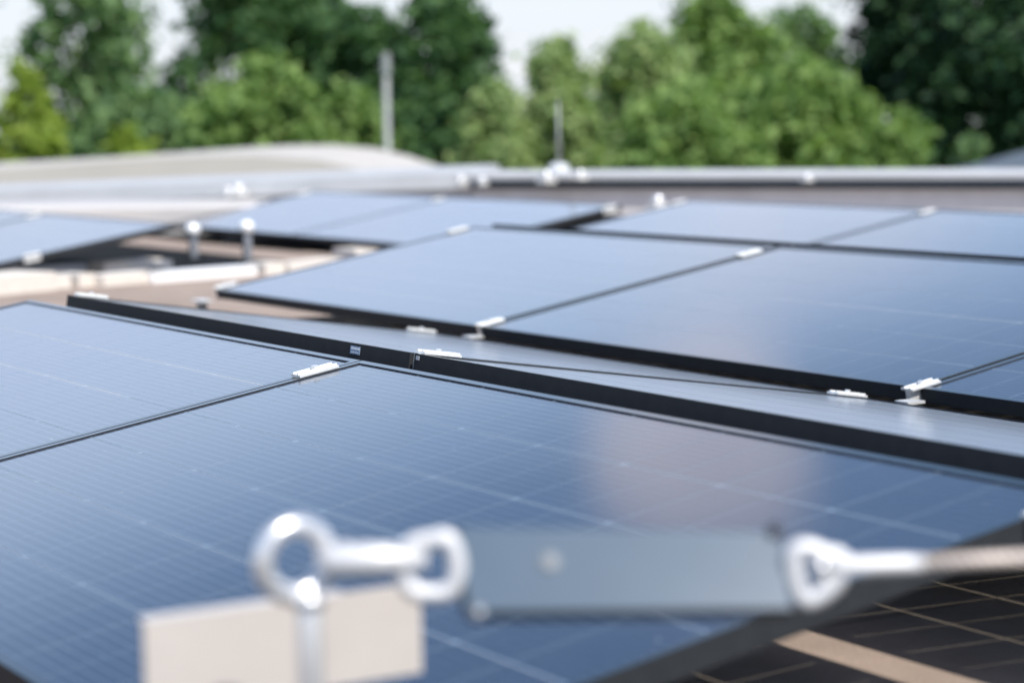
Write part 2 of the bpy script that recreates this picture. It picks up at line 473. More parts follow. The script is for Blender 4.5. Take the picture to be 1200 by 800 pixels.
# house on the far right, only its dark roof shows
hc = at(1290, 190, 30)
hs = tag(empty('house', (hc.x, hc.y, -5.0)), 'house with a dark slate gable roof beyond the parapet at the far right', 'house')
rx = Vector((RT.x, RT.y, 0)).normalized()
MH = Matrix(((rx.x, fwd.x, 0, hc.x), (rx.y, fwd.y, 0, hc.y), (0, 0, 1, 0), (0, 0, 0, 1)))
bm = nm(); box(bm, (-1.8, -3, -5.0), (6, 3, -0.35), 0, MH)
rel(obj('wall', bm, M_BRICK), hs)
bm = nm()
rf = [(-2.2, -3.4, -0.42), (6.4, -3.4, -0.42), (6.4, 0, 0.42), (0.2, 0, 0.42), (-2.2, 3.4, -0.42), (6.4, 3.4, -0.42)]
v = [bm.verts.new(MH @ Vector(p)) for p in rf]
bm.faces.new((v[0], v[1], v[2], v[3])); bm.faces.new((v[3], v[2], v[5], v[4])); bm.faces.new((v[0], v[3], v[4])); bm.faces.new((v[0], v[4], v[5], v[1])); bm.faces.new((v[1], v[5], v[2]))
rel(obj('roof', bm, M_SLATE), hs)

# ------------------------------------------------------------------ trees
def leaf_mat(name, c1, c2, trans=0.4):
    m = bpy.data.materials.new(name); m.use_nodes = True
    N, K = m.node_tree.nodes, m.node_tree.links
    b = N['Principled BSDF']; out = N['Material Output']
    g = N.new('ShaderNodeNewGeometry')
    mx = N.new('ShaderNodeMix'); mx.data_type = 'RGBA'
    mx.inputs['A'].default_value = (*c1, 1); mx.inputs['B'].default_value = (*c2, 1)
    K.new(g.outputs['Random Per Island'], mx.inputs['Factor'])
    K.new(mx.outputs['Result'], b.inputs['Base Color'])
    b.inputs['Roughness'].default_value = 0.6; b.inputs['Specular IOR Level'].default_value = 0.2
    tl = N.new('ShaderNodeBsdfTranslucent')
    tcx = N.new('ShaderNodeMix'); tcx.data_type = 'RGBA'; tcx.blend_type = 'MULTIPLY'; tcx.inputs['Factor'].default_value = 1
    tcx.inputs['B'].default_value = (1.15, 1.28, 0.7, 1)
    K.new(mx.outputs['Result'], tcx.inputs['A']); K.new(tcx.outputs['Result'], tl.inputs['Color'])
    ms = N.new('ShaderNodeMixShader'); ms.inputs[0].default_value = trans
    K.new(b.outputs[0], ms.inputs[1]); K.new(tl.outputs[0], ms.inputs[2]); K.new(ms.outputs[0], out.inputs[0])
    return m

LM = {
    'dark': leaf_mat('leaves_dark', (0.042, 0.105, 0.046), (0.120, 0.215, 0.078)),
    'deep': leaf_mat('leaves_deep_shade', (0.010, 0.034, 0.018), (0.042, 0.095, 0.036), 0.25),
    'grey': leaf_mat('leaves_grey_green', (0.110, 0.200, 0.095), (0.22, 0.325, 0.140)),
    'mid': leaf_mat('leaves_mid', (0.125, 0.215, 0.066), (0.260, 0.370, 0.120)),
    'pale': leaf_mat('leaves_pale', (0.200, 0.290, 0.120), (0.360, 0.445, 0.195)),
    'lime': leaf_mat('leaves_lime', (0.190, 0.275, 0.045), (0.320, 0.400, 0.075), 0.4),
}

def tree(name, label, cx, top, hw, d, kind, seed, nclump=34, leaf=0.17, dens=120, low=None, shape=0.55, gaps=0.0, group='trees beyond the roofs', lean=0.0):
    rnd = random.Random(seed)
    P_ = at(cx, top, d)
    rad = hw / FPX * d * 1.2
    nclump = int(nclump * 1.9)
    ztop = P_.z
    zlow = -5.0 + (1.2 if low is None else low)
    root = tag(empty(name, (P_.x, P_.y, -5.0)), label, 'tree', group)
    H = ztop + 5.0
    # trunk and limbs
    bm = nm()
    tr = max(0.06, 0.022 * H)
    steps = 7
    tp = [Vector((0.12 * rad * math.sin(i * 1.7 + seed), 0.12 * rad * math.cos(i * 2.1 + seed), H * 0.88 * i / steps)) for i in range(steps + 1)]
    tp[0].x = tp[0].y = 0
    tube(bm, tp, [tr * (1 - 0.88 * i / steps) for i in range(steps + 1)], 8)
    bm2 = nm()
    hgt = ztop - zlow
    clumps = []
    for k in range(nclump):
        h = (k + rnd.random()) / nclump
        # envelope: widest at 'shape' of the crown height
        e = (0.45 + 0.55 * math.sin(math.pi * min(1, (h / shape) * 0.5)) if h < shape else math.cos(math.pi / 2 * (h - shape) / (1 - shape) * 0.97) ** 0.45)
        rr = rad * max(0.10, e) * (0.25 + 0.72 * rnd.random() ** 0.6)
        an = k * 2.39996 + rnd.uniform(-0.6, 0.6)
        c = Vector((rr * math.cos(an), rr * math.sin(an), zlow + 5.0 + hgt * (0.04 + 0.92 * h)))
        cs = rad * rnd.choice((0.14, 0.2, 0.26, 0.34, 0.42)) * (0.55 + 0.45 * e)
        clumps.append((c, cs))
        if k % 2 == 0:
            zb = min(max(c.z - 0.35 * hgt * rnd.uniform(0.3, 0.8), 0.25 * H), H * 0.8)
            i = min(steps - 1, int(zb / (H * 0.88) * steps)); f = zb / (H * 0.88) * steps - i
            b0 = tp[i].lerp(tp[i + 1], min(f, 1))
            mid = b0.lerp(c, 0.55) + Vector((0, 0, -0.08 * rad))
            tube(bm, [b0, mid, c], [tr * 0.32, tr * 0.2, tr * 0.06], 6)
    clumps.append((Vector((0, 0, H - rad * 0.12)), rad * 0.16))
    for c, cs in clumps:
        if rnd.random() < gaps: continue
        n = int(dens * (cs / (0.28 * rad)) ** 2)
        for q in range(n):
            u = Vector((rnd.gauss(0, 1), rnd.gauss(0, 1), rnd.gauss(0, 0.8)))
            u.normalize()
            rr_ = cs * (0.2 + 1.15 * rnd.random() ** 0.9) * (1.5 if rnd.random() < 0.12 else 1.0)
            p = c + Vector((u.x * rr_, u.y * rr_, u.z * rr_ * 1.05 + (0.25 * cs if rnd.random() < 0.15 else 0)))
            s = leaf * rnd.uniform(0.6, 1.35)
            nrm_ = (u * 0.35 + Vector((rnd.gauss(0, .6), rnd.gauss(0, .6), rnd.gauss(0.5, .6)))).normalized()
            a, b = frame_of(nrm_)
            th = rnd.uniform(0, 6.28)
            a, b = a * math.cos(th) + b * math.sin(th), b * math.cos(th) - a * math.sin(th)
            bm2.faces.new([bm2.verts.new(w) for w in (p - a * s, p + b * s * 0.55 + nrm_ * s * 0.12, p + a * s, p - b * s * 0.55 + nrm_ * s * 0.12)])
    obj('trunk', bm, M_TRUNK, root, True)
    me = bpy.data.meshes.new('crown'); bm2.to_mesh(me); bm2.free(); me.materials.append(LM[kind])
    o = bpy.data.objects.new('crown', me); COL.objects.link(o); o.parent = root
    return root

# from left to right; label, centre px, top px, half width px, distance, leaves, seed
tree('deciduous_tree', 'tall dark tree at the far left with sky showing past its crown', -118, -60, 80, 56, 'dark', 11, 30, gaps=.1)
tree('deciduous_tree', 'tall loose grey green tree at the left, sky showing through its right side', 92, -75, 72, 52, 'grey', 12, 44, dens=100, gaps=.12)
tree('young_tree', 'bright yellow green young tree at the left end above the barrel roof', 22, 78, 46, 40, 'lime', 13, 26, .13, 110, shape=.5)
tree('deciduous_tree', 'broad dark oak like tree rising out of frame left of centre', 292, -70, 82, 60, 'dark', 14, 44, .2, 130, shape=.6)
tree('deciduous_tree', 'dark tree top joining the broad dark tree to the mast', 368, -40, 62, 62, 'dark', 15, 30, .18, 110)
tree('shrub_tree', 'rounded mid green tree in front of the broad dark tree', 312, 68, 76, 45, 'mid', 16, 40, .15, 150, shape=.4)
tree('shrub_tree', 'low grey green tree between the yellow green tree and the rounded one', 165, 105, 75, 48, 'grey', 17, 34, .15, 140, shape=.4)
tree('shrub_tree', 'low lime green bush peeping over the barrel roof crest', 150, 150, 40, 42, 'lime', 18, 20, .12, 100, shape=.4)
tree('deciduous_tree', 'dark tree behind the grey mast with small gaps of sky', 440, 8, 62, 58, 'dark', 19, 38, .18, 110, gaps=.15)
tree('deciduous_tree', 'dark peaked tree right of the mast', 515, -12, 78, 56, 'dark', 20, 46, .18, 140, shape=.35)
tree('shrub_tree', 'mid green low tree beside the foot of the mast', 415, 105, 55, 47, 'mid', 21, 28, .14, 130, shape=.4)
tree('shrub_tree', 'dark bush right of the barrel roof end', 520, 110, 48, 48, 'dark', 22, 26, .15, 130, shape=.4)
tree('willow_tree', 'pale green willow like tree behind the lightning rod with a narrow tip', 652, 48, 50, 47, 'pale', 23, 44, .14, 150, shape=.28)
tree('willow_tree', 'small rounded pale green tree left of the lightning rod', 585, 102, 48, 46, 'pale', 24, 32, .13, 150, shape=.42)
tree('deciduous_tree', 'light green tree right of the lightning rod, narrow at the top', 752, 26, 58, 50, 'pale', 25, 44, .15, 140, shape=.35)
tree('deciduous_tree', 'tall full green tree right of centre cut by the top of the frame', 838, -12, 66, 54, 'mid', 26, 48, .16, 150, shape=.45)
tree('deciduous_tree', 'distant thin topped tree seen between the full tree and the black green ones', 945, 4, 62, 64, 'grey', 27, 34, .16, 100, gaps=.15, shape=.35)
tree('shrub_tree', 'broad bright green tree standing before the thin topped tree', 945, 72, 84, 46, 'mid', 28, 50, .15, 150, shape=.42)
tree('shrub_tree', 'low sunny green tree behind the middle of the parapet', 800, 108, 85, 44, 'mid', 29, 40, .14, 140, shape=.42)
tree('shrub_tree', 'olive green bush at the foot of the black green trees', 1055, 128, 44, 45, 'mid', 30, 30, .13, 140, shape=.42)
tree('conifer_tree', 'very dark green tree rising left in the dark group at right', 1060, -80, 66, 60, 'deep', 31, 46, .18, 150, shape=.5)
tree('conifer_tree', 'very dark green tree at the right edge of the frame', 1160, -90, 88, 56, 'deep', 32, 50, .2, 170, shape=.45)
tree('conifer_tree', 'very dark green tree past the right edge, behind the house roof', 1265, -90, 84, 62, 'deep', 33, 40, .2, 140, shape=.45)
tree('shrub_tree', 'small grey green bush against the dark trees beside the house roof', 1138, 158, 22, 44, 'grey', 34, 16, .10, 100, shape=.45)
tree('shrub_tree', 'low dark green bush closing the gap under the tall trees at left', 235, 120, 60, 54, 'dark', 35, 30, .16, 130, shape=.42)
tree('shrub_tree', 'mid green bush behind the lightning rod and willow', 700, 120, 70, 52, 'grey', 36, 30, .15, 130, shape=.42)
bm = nm()
rnd = random.Random(99)
for k in range(9000):
    px = rnd.uniform(-220, 1420)
    p = at(px, 0, rnd.uniform(64, 76))
    zt = -0.2 + 1.2 * math.sin(px * 0.021) + 0.6 * math.sin(px * 0.06 + 1)
    p.z = -5 + (zt + 5) * rnd.random() ** 0.8
    n_v = Vector((rnd.gauss(0, 1), rnd.gauss(0, 1), rnd.gauss(.4, 1))).normalized()
    a, b = frame_of(n_v); s = rnd.uniform(.2, .5)
    bm.faces.new([bm.verts.new(w) for w in (p - a * s, p + b * s * .6, p + a * s, p - b * s * .6)])
me = bpy.data.meshes.new('far_wood'); bm.to_mesh(me); bm.free(); me.materials.append(LM['grey'])
o = bpy.data.objects.new('far_wood', me); COL.objects.link(o); tag(o, 'far wood closing the view below the tree crowns', 'woodland', kind='stuff')

# ------------------------------------------------------------------ mast and lightning rod
mp = at(452, 66, 37)
mast = tag(empty('mast', (mp.x, mp.y, -5.0)), 'slim pale grey mast standing behind the crest of the barrel roof', 'mast')
bm = nm(); tube(bm, [(0, 0, 0), (0, 0, 2.5), (0, 0, mp.z + 5.0)], [0.075, 0.065, 0.05], 12)
obj('pole', bm, M_MAST, mast, True)
bm = nm(); tube(bm, [(0, 0, mp.z + 4.7), (0, 0, mp.z + 5.05)], [0.08, 0.07], 12)
obj('mast_head', bm, M_MAST, mast)

rp = at(655, 206, 14.6)
rod = tag(empty('lightning_rod', (rp.x, rp.y, ht + 0.018)), 'thin grey lightning rod standing upright on the parapet cap', 'rod')
tipz = at(655, 122, 14.6).z
bm = nm(); tube(bm, [(0, 0, 0), (0, 0, tipz - ht)], [0.014, 0.008], 8)
obj('rod', bm, M_MAST, rod, True)
bm = nm(); tube(bm, [(0, 0, 0), (0, 0, .05), (0, 0, .06)], [0.07, 0.065, 0.03], 16)
obj('foot', bm, M_ALU, rod)

# ------------------------------------------------------------------ solar panels
def panel_meshes():
    bm = nm()
    lip, fl = 0.015, 0.028
    # mitred frame: outer wall, top lip, bottom flange
    def ring(x0, y0, x1, y1, z0, z1, w):
        o_ = [(x0, y0), (x1, y0), (x1, y1), (x0, y1)]; i_ = [(x0 + w, y0 + w), (x1 - w, y0 + w), (x1 - w, y1 - w), (x0 + w, y1 - w)]
        V = [[bm.verts.new((p[0], p[1], z)) for p in q] for q in (o_, i_) for z in (z0, z1)]
        ob, ot, ib, it = V
        for k in range(4):
            j = (k + 1) % 4
            bm.faces.new((ob[k], ob[j], ot[j], ot[k])); bm.faces.new((ib[k], it[k], it[j], ib[j]))
            bm.faces.new((ot[k], ot[j], it[j], it[k])).material_index = 1 if z1 == 0 else 0; bm.faces.new((ob[k], ib[k], ib[j], ob[j]))
    ring(0, 0, PL, PW, -FH + 0.002, 0, lip)
    ring(0.0005, 0.0005, PL - 0.0005, PW - 0.0005, -FH, -FH + 0.002, fl)
    return bm

_protoF = None
_protoG = None
def panel(label, loc, rot, name='solar_panel', group='solar panels on the flat roof'):
    global _protoF, _protoG
    root = tag(empty(name, loc, rot), label, 'solar panel', group)
    if _protoF is None:
        _protoF = obj('frame', panel_meshes(), [M_FRAME, M_LIP], root, bevel=0.0012)
        bm = nm()
        x0, y0, x1, y1 = 0.0145, 0.0145, PL - 0.0145, PW - 0.0145
        for z, mi in ((-0.0026, 0), (-0.0030, 1)):
            f = bm.faces.new([bm.verts.new(p) for p in ((x0, y0, z), (x1, y0, z), (x1, y1, z), (x0, y1, z))]); f.material_index = mi
        me = bpy.data.meshes.new('glass'); bm.to_mesh(me); bm.free(); me.materials.append(M_GLASS); me.materials.append(M_REAR)
        _protoG = bpy.data.objects.new('glass', me); COL.objects.link(_protoG); _protoG.parent = root
    else:
        for src in (_protoF, _protoG):
            c = src.copy(); COL.objects.link(c); c.parent = root
    return root

X2, XC = 0.10499, 0.03484          # column offsets of row two and of the panels facing away
TC = math.asin((SW - 0.01471) / PW)
roots = {}
def facing(key, label, x, row_y, z0):
    roots[key] = panel(label, (x, row_y, z0), (TILT, 0, 0)); return roots[key]
def away(key, label, x, ridge_y, z):
    roots[key] = panel(label, (x, ridge_y, z), (-TC, 0, 0)); return roots[key]

facing('A', 'near left solar panel ending at the bare roof, left of the foreground panel', 0.012, 0, 0)
facing('B', 'large foreground solar panel spread behind the eye bolt and shock absorber', PITCH, 0, 0)
away('C1', 'grazing solar panel with the small white sticker on its black frame side', XC, CW + RGAP, SW + 0.01027)
away('C2', 'grazing solar panel behind the long black band at the right, without sticker', XC + PITCH, CW + RGAP, SW + 0.01027)
facing('E', 'second row solar panel whose left end overhangs the bare roof', -PITCH + X2 - 0.03, PER, DZ)
facing('F', 'middle second row solar panel between the two long diagonal joints', X2 - 0.02, PER, DZ)
facing('G', 'second row solar panel cut by the right edge of the frame', PITCH + X2 - 0.02, PER, DZ)
for k, lab in ((-1, 'solar panel facing away behind the second row ridge, left end open'), (0, 'solar panel facing away behind the second row ridge, middle'), (1, 'solar panel facing away behind the second row ridge, right end')):
    away('D%d' % k, lab, XC + k * PITCH, PER + CW + RGAP, SW + DZ + 0.004)
facing('M1', 'far row solar panel before the barrel roof, left of the faint joint', -4.40 - PL - PITCH + 0.02, 2 * PER, -0.02)
facing('M2', 'far row solar panel with its right edge over the dark gap', -4.40 - PL, 2 * PER, -0.02)
facing('N1', 'far row solar panel right of the dark gap', -3.755, 2 * PER, 0.022)
facing('N2', 'far row solar panel before the parapet cut by the right edge', -3.755 + PITCH, 2 * PER, 0.022)
facing('K1', 'left edge solar panel ending above the pale ballast blocks', -4.81 - PL, PER, -0.046)
facing('K2', 'outermost left solar panel cut by the left edge of the frame', -4.81 - PL - PITCH, PER, -0.046)

# sticker on the frame side of C1
bm = nm(); box(bm, (PL - 0.245, -0.0012, -0.022), (PL - 0.205, 0.0002, -0.006))
st = obj('sticker', bm, mat('sticker_blue_grey', (0.22, 0.30, 0.42), 0.5), roots['C1'])
bm = nm()
for i in range(3): box(bm, (PL - 0.241 + i * 0.012, -0.0017, -0.013), (PL - 0.231 + i * 0.012, -0.0012, -0.0085))
box(bm, (PL - 0.240, -0.0017, -0.0195), (PL - 0.212, -0.0012, -0.0175))
obj('print', bm, mat('sticker_print', (0.65, 0.68, 0.72), 0.5), st)
bm = nm(); box(bm, (0.008, -0.001, -0.012), (0.020, 0.0002, -0.004))
obj('sticker', bm, mat('small_sticker', (0.35, 0.37, 0.40), 0.5), roots['C2'])

# ------------------------------------------------------------------ clamps
_clamp = None
def clamp(label, base, rot, kind='mid', parent_m=None, name=None):
    """aluminium clamp: lies on the joint, long side along local y"""
    root = tag(empty(name or ('mid_clamp' if kind == 'mid' else 'end_clamp'), base, rot), label, 'clamp', 'aluminium clamps holding the panels')
    bm = nm()
    w = 0.019 if kind == 'mid' else 0.016
    box(bm, (-w, -0.042, 0.0), (w, 0.042, 0.0045))
    box(bm, (-w * 0.62, -0.042, 0.0045), (-w * 0.42, 0.042, 0.008))
    box(bm, (w * 0.42, -0.042, 0.0045), (w * 0.62, 0.042, 0.008))
    box(bm, (-0.0055, -0.042, -0.03), (0.0055, 0.042, 0.0))
    obj('clamp_bar', bm, M_ALU, root, bevel=0.0008)
    bm = nm(); tube(bm, [(0, 0, 0.0045), (0, 0, 0.0125)], 0.0062, 12)
    obj('bolt', bm, M_STEEL, root)
    return root

def on_face(x, ly, row_y, z0):     # point on a row facing us
    return Vector((x, row_y + ly * math.cos(TILT), z0 + ly * math.sin(TILT))) + Vector((0, -math.sin(TILT), math.cos(TILT))) * 0.0005
def on_away(x, ly, ridge_y, z):
    return Vector((x, ridge_y + ly * math.cos(TC), z - ly * math.sin(TC))) + Vector((0, math.sin(TC), math.cos(TC))) * 0.0005
FR, AR = (TILT, 0, 0), (-TC, 0, 0)
g = PITCH - PL
clamp('clamp on the joint between the near left and the foreground panel', on_face(PITCH - g / 2, 1.037, 0, 0), FR)
clamp('end clamp on the right edge of the foreground panel', on_face(PITCH + PL + 0.009, 1.065, 0, 0), FR, 'end')
cg = clamp('clamp behind the thin white gap in the long black band', on_away(XC + PITCH - g / 2, 0.058, CW + RGAP, SW + 0.01027), AR)
bm = nm(); box(bm, (-0.0075, -0.050, -0.034), (0.0075, -0.0425, -0.001))
obj('clamp_stem', bm, M_ALU, cg)
clamp('end clamp at the left tip of the long black band', on_away(XC - 0.008, 0.07, CW + RGAP, SW + 0.01027), AR, 'end')
clamp('clamp in the valley just left of the bracketed foot', on_away(XC + PITCH - g / 2, 1.10, CW + RGAP, SW + 0.01027), AR)
clamp('clamp in the valley left of the middle diagonal joint', on_away(XC - 0.008, 1.09, CW + RGAP, SW + 0.01027), AR, 'end')
EJ = X2 - 0.02 - g / 2
clamp('low clamp on the diagonal joint in the middle of the picture', on_face(EJ, 0.035, PER, DZ), FR)
clamp('high clamp on the diagonal joint in the middle of the picture', on_face(EJ, 1.01, PER, DZ), FR)
clamp('low clamp on the second row joint near the right edge', on_face(EJ + PITCH, 0.010, PER, DZ), FR)
clamp('end clamp at the low left tip of the second row', on_face(X2 - 0.03 - PITCH - 0.008, 0.045, PER, DZ), FR, 'end')
clamp('end clamp at the upper left corner of the second row', on_face(X2 - 0.03 - PITCH - 0.008, 1.05, PER, DZ), FR, 'end')
clamp('clamp on the upper end of the joint in the far right row', on_face(-3.755 + PITCH - g / 2, 1.07, 2 * PER, 0.022), FR)
clamp('end clamp on the upper left corner of the far right row', on_face(-3.755 - 0.008, 1.06, 2 * PER, 0.022), FR, 'end')
clamp('end clamp on the upper right corner of the row over the dark gap', on_face(-4.40 + 0.008, 1.05, 2 * PER, -0.02), FR, 'end')
clamp('clamp on the upper end of the faint joint before the barrel roof', on_face(-4.40 - PL - g / 2, 1.05, 2 * PER, -0.02), FR)
clamp('clamp on the far left end of the row before the barrel roof', on_face(-4.40 - PL - PITCH + 0.012, 1.05, 2 * PER, -0.02), FR, 'end')
clamp('clamp on the upper end of the leftmost panel joint', on_face(-4.81 - PL - g / 2, 1.05, PER, -0.046), FR)
clamp('end clamp low on the right edge of the left edge panel', on_face(-4.81 + 0.008, 0.36, PER, -0.046), FR, 'end')

# ------------------------------------------------------------------ supports
def foot(label, x, y, ztop, h_wide=0.11, name='panel_foot', base_z=ROOF_Z):
    root = tag(empty(name, (x, y, base_z)), label, 'support', 'feet and posts under the panels')
    H = ztop - base_z
    bm = nm(); box(bm, (-0.16, -0.06, 0), (0.16, 0.06, 0.012))
    obj('pad', bm, M_BLACK, root)
    bm = nm()
    box(bm, (-0.003, -0.02, 0.012), (0.003, 0.02, H))
    obj('upright', bm, M_GALV, root)
    bm = nm(); box(bm, (-h_wide / 2, -0.025, H), (h_wide / 2, 0.025, H + 0.006))
    obj('cap_plate', bm, M_ALU, root)
    return root
VY = PER - VGAP * 0.55
foot('low foot with pale cap plate under the joint near the right edge', 2.003, 2.405, 0.014, 0.042)
foot('low foot under the middle diagonal joint', 0.13, 2.405, 0.014, 0.042)
foot('low foot under the left tip of the second row', -1.80, 2.40, 0.0, 0.09)

def post(label, p, top, name='ridge_post'):
    root = tag(empty(name, (p.x, p.y, ROOF_Z)), label, 'post', 'feet and posts under the panels')
    H = top - ROOF_Z
    bm = nm(); box(bm, (-0.09, -0.05, 0), (0.09, 0.05, 0.012))
    obj('base_plate', bm, M_GALV, root)
    bm = nm()
    for q in ((-0.016, -0.02, -0.012, 0.02), (0.012, -0.02, 0.016, 0.02), (-0.012, 0.014, 0.012, 0.02)):
        box(bm, (q[0], q[1], 0.012), (q[2], q[3], H))
    obj('upright', bm, M_GALV, root)
    bm = nm(); tube(bm, [(0, 0, H - 0.03), (0, 0, H - 0.022), (0, 0, H + 0.012), (0, 0, H + 0.03), (0, 0, H + 0.036)], [0.03, 0.04, 0.04, 0.028, 0.012], 14)
    obj('head', bm, M_BRIGHT, root, True)
    return root
p1 = at(226, 269, 12.3); p2 = at(289, 266, 12.0)
post('free standing bright headed ridge post nearest the left edge panels', p1, p1.z)
post('free standing bright headed ridge post before the far row, right of the other', p2, p2.z)

# rails on the roof
def rail(label, x, y0, y1, z=ROOF_Z + 0.012, m=M_GALV):
    root = tag(empty('base_rail', (x, y0, ROOF_Z)), label, 'rail', 'base rails under the panels')
    bm = nm(); L_ = y1 - y0
    for q in ((-0.05, 0.012, -0.046, 0.05), (0.046, 0.012, 0.05, 0.05), (-0.05, 0.008, 0.05, 0.012)):
        box(bm, (q[0], 0, q[1]), (q[2], L_, q[3]))
    obj('channel', bm, m, root)
    k = 0.1
    while k < L_:
        bm = nm(); box(bm, (-0.12, k, 0), (0.12, min(k + 0.3, L_), 0.008)); k += 0.6
        obj('rubber_pad', bm, M_BLACK, root)
    return root
rail('base rail under the left tip of the second row', X2 - PITCH + 0.25, PER + 0.05, PER + 2 * CW)
rail('base rail under the right end of the left edge panel', -5.15, PER + 0.02, PER + CW + 0.1)
rail('base rail under the near side of the far row before the barrel roof', -7.2, 2 * PER + 0.02, 2 * PER + CW)
rail('base rail under the right edge of the row over the dark gap', -4.6, 2 * PER + 0.02, 2 * PER + CW + .1)
rail('base rail under the left edge of the far right row', -3.55, 2 * PER + 0.02, 2 * PER + CW + .1)

# black sheets standing in for shade under the rows, plus added light blockers
def slab(name, label, cat, lo, hi, m, group=None, kind=None):
    bm = nm(); c = [(a_ + b_) / 2 for a_, b_ in zip(lo, hi)]
    box(bm, [a_ - c_ for a_, c_ in zip(lo, (c[0], c[1], lo[2]))], [b_ - c_ for b_, c_ in zip(hi, (c[0], c[1], lo[2]))])
    o_ = obj(name, bm, m, bevel=0.002); o_.location = (c[0], c[1], lo[2])
    return tag(o_, label, cat, group, kind)
slab('shade_sheet', 'black sheet standing in for shade on the roof under the left edge panel', 'shade sheet', (-8.4, 2.6, ROOF_Z), (-5.05, 4.36, ROOF_Z + 0.012), M_SHADE, 'black sheets standing in for shade on the roof')
slab('shade_sheet', 'black sheet standing in for shade on the roof under the far row before the barrel roof', 'shade sheet', (-9.2, 4.86, ROOF_Z), (-6.0, 6.0, ROOF_Z + 0.012), M_SHADE, 'black sheets standing in for shade on the roof')
slab('light_blocker', 'added black sheet blocking light at the back of the row before the barrel roof', 'blocker', (-8.1, 2 * PER + CW + 0.02, ROOF_Z), (-4.05, 2 * PER + CW + 0.024, 0.11), M_BLACK, 'added black light blockers at the back of the far row')  # added to block light and keep the far row gap dark
slab('light_blocker', 'added black sheet blocking light at the back of the far right row', 'blocker', (-4.04, 2 * PER + CW + 0.02, ROOF_Z), (0.2, 2 * PER + CW + 0.024, 0.15), M_BLACK, 'added black light blockers at the back of the far row')
slab('bounce_blocker', None, None, (3.84, -2.2, ROOF_Z), (6.6, 3.2, ROOF_Z + 0.010), M_SHADE, None, 'structure')  # unseen black sheet, added to cut bounce light under the foreground panel

# cross purlins seen dark in the opening below the far row
bm = nm(); box(bm, (-5.3, 4.72, ROOF_Z), (-5.02, 4.86, ROOF_Z + 0.06))
tag(obj('ballast_block', bm, M_BLOCK, bevel=0.006), 'single pale block in the opening under the far row', 'block', 'pale ballast blocks')

# ballast line: pale concrete blocks end to end on the roof
def block(label, pa_, pb_, w, h, m=M_BLOCK, nm_='ballast_block', grp='pale ballast blocks'):
    a = at_z(*pa_, ROOF_Z + 0.03); b = at_z(*pb_, ROOF_Z + 0.03)
    d = b - a; L_ = d.length; d.normalize()
    n = Vector((-d.y, d.x, 0))
    o_ = empty(nm_, (a.x, a.y, ROOF_Z))
    bm = nm(); box(bm, (0.01, -w / 2, 0), (L_ - 0.01, w / 2, h))
    me_ = obj(nm_, bm, m, bevel=0.008)
    bpy.data.objects.remove(o_)
    me_.location = (a.x, a.y, ROOF_Z); me_.rotation_euler = (0, 0, math.atan2(d.y, d.x))
    return tag(me_, label, 'block', grp)
block('large pale block at the left edge of the frame', (-30, 338), (44, 331), 0.26, 0.085)
block('short pale block second from the left in the ballast line', (46, 331), (74, 329), 0.16, 0.06)
block('pale block third from the left in the ballast line', (76, 329), (98, 327), 0.17, 0.062)
block('long pale block in the middle of the ballast line', (106, 328), (182, 321), 0.16, 0.05)
block('pale block standing behind the long block of the ballast line', (112, 315), (182, 309), 0.12, 0.06)
block('long white block below the two ridge posts', (168, 324), (294, 315), 0.13, 0.05, M_BRIGHT)
block('rounded pale block between dark straps', (298, 315), (324, 313), 0.15, 0.06)
block('last pale block of the line, partly under the second row', (327, 313), (392, 306), 0.12, 0.05)

# little metal conductor clips on parapet caps
def clip(label, px, py, d, s=1.0):
    p = at(px, py, d)
    root = tag(empty('conductor_clip', p), label, 'clip', 'bright metal conductor clips on the roof edges')
    bm = nm(); box(bm, (-0.045 * s, -0.045 * s, -0.03 * s), (0.045 * s, 0.045 * s, 0.0))
    obj('base', bm, M_ALU, root, bevel=0.004)
    bm = nm(); tube(bm, [(0, 0, 0), (0, 0, 0.035 * s), (0, 0, 0.05 * s)], [0.034 * s, 0.034 * s, 0.012 * s], 14)
    obj('knob', bm, M_STEEL, root, True)
    return root
clip('double bright clip on the low left parapet cap', 280, 224, 15.9, 1.08)
clip('bright clip beside the double one on the low left parapet', 268, 226, 15.95, 0.86)
clip('faint clip on the parapet cap near the barrel roof end', 540, 212, 15.2, 0.79)
clip('faint clip between the barrel roof end and the lightning rod', 565, 213, 15.0, 0.72)
clip('bright clip just left of the lightning rod foot', 640, 209, 14.8, 1.08)
clip('clip just right of the lightning rod foot', 680, 206, 14.7, 0.86)
clip('bright clip standing above the dark gap on the black sheet', 771, 238, 12.0, 0.94)
clip('single clip hanging on the dark drip edge of the parapet', 946, 209, 14.05, 0.72)

# ------------------------------------------------------------------ fall protection anchor in the foreground
DA = 1.74
YV = Vector((0, 1, 0)); XV = Vector((1, 0, 0)); ZV = Vector((0, 0, 1))
px_m = DA / FPX
ring_c = at(346, 656, DA)
eb = tag(empty('anchor_eyebolt', (ring_c.x, ring_c.y, ROOF_Z)), 'shiny steel eye bolt on a round post in the foreground', 'anchor')
def loop(bm, c, ax, ay, ra, rb, rt, n=40, seg=16):
    tube(bm, [c + ax * ra * math.cos(2 * math.pi * i / n) + ay * rb * math.sin(2 * math.pi * i / n) for i in range(n)], rt, seg, closed=True)
RXH = Vector((RT.x, RT.y, 0)).normalized()
ringdir = (RXH * 0.86 + fwd * 0.50).normalized()
bm = nm(); loop(bm, ring_c, ringdir, ZV, 41 * px_m, 41 * px_m, 12 * px_m)
rel(obj('ring', bm, M_STEEL, None, True), eb)
zr = ring_c.z - 50 * px_m
post_xy = at(362, 700, DA)
bm = nm()
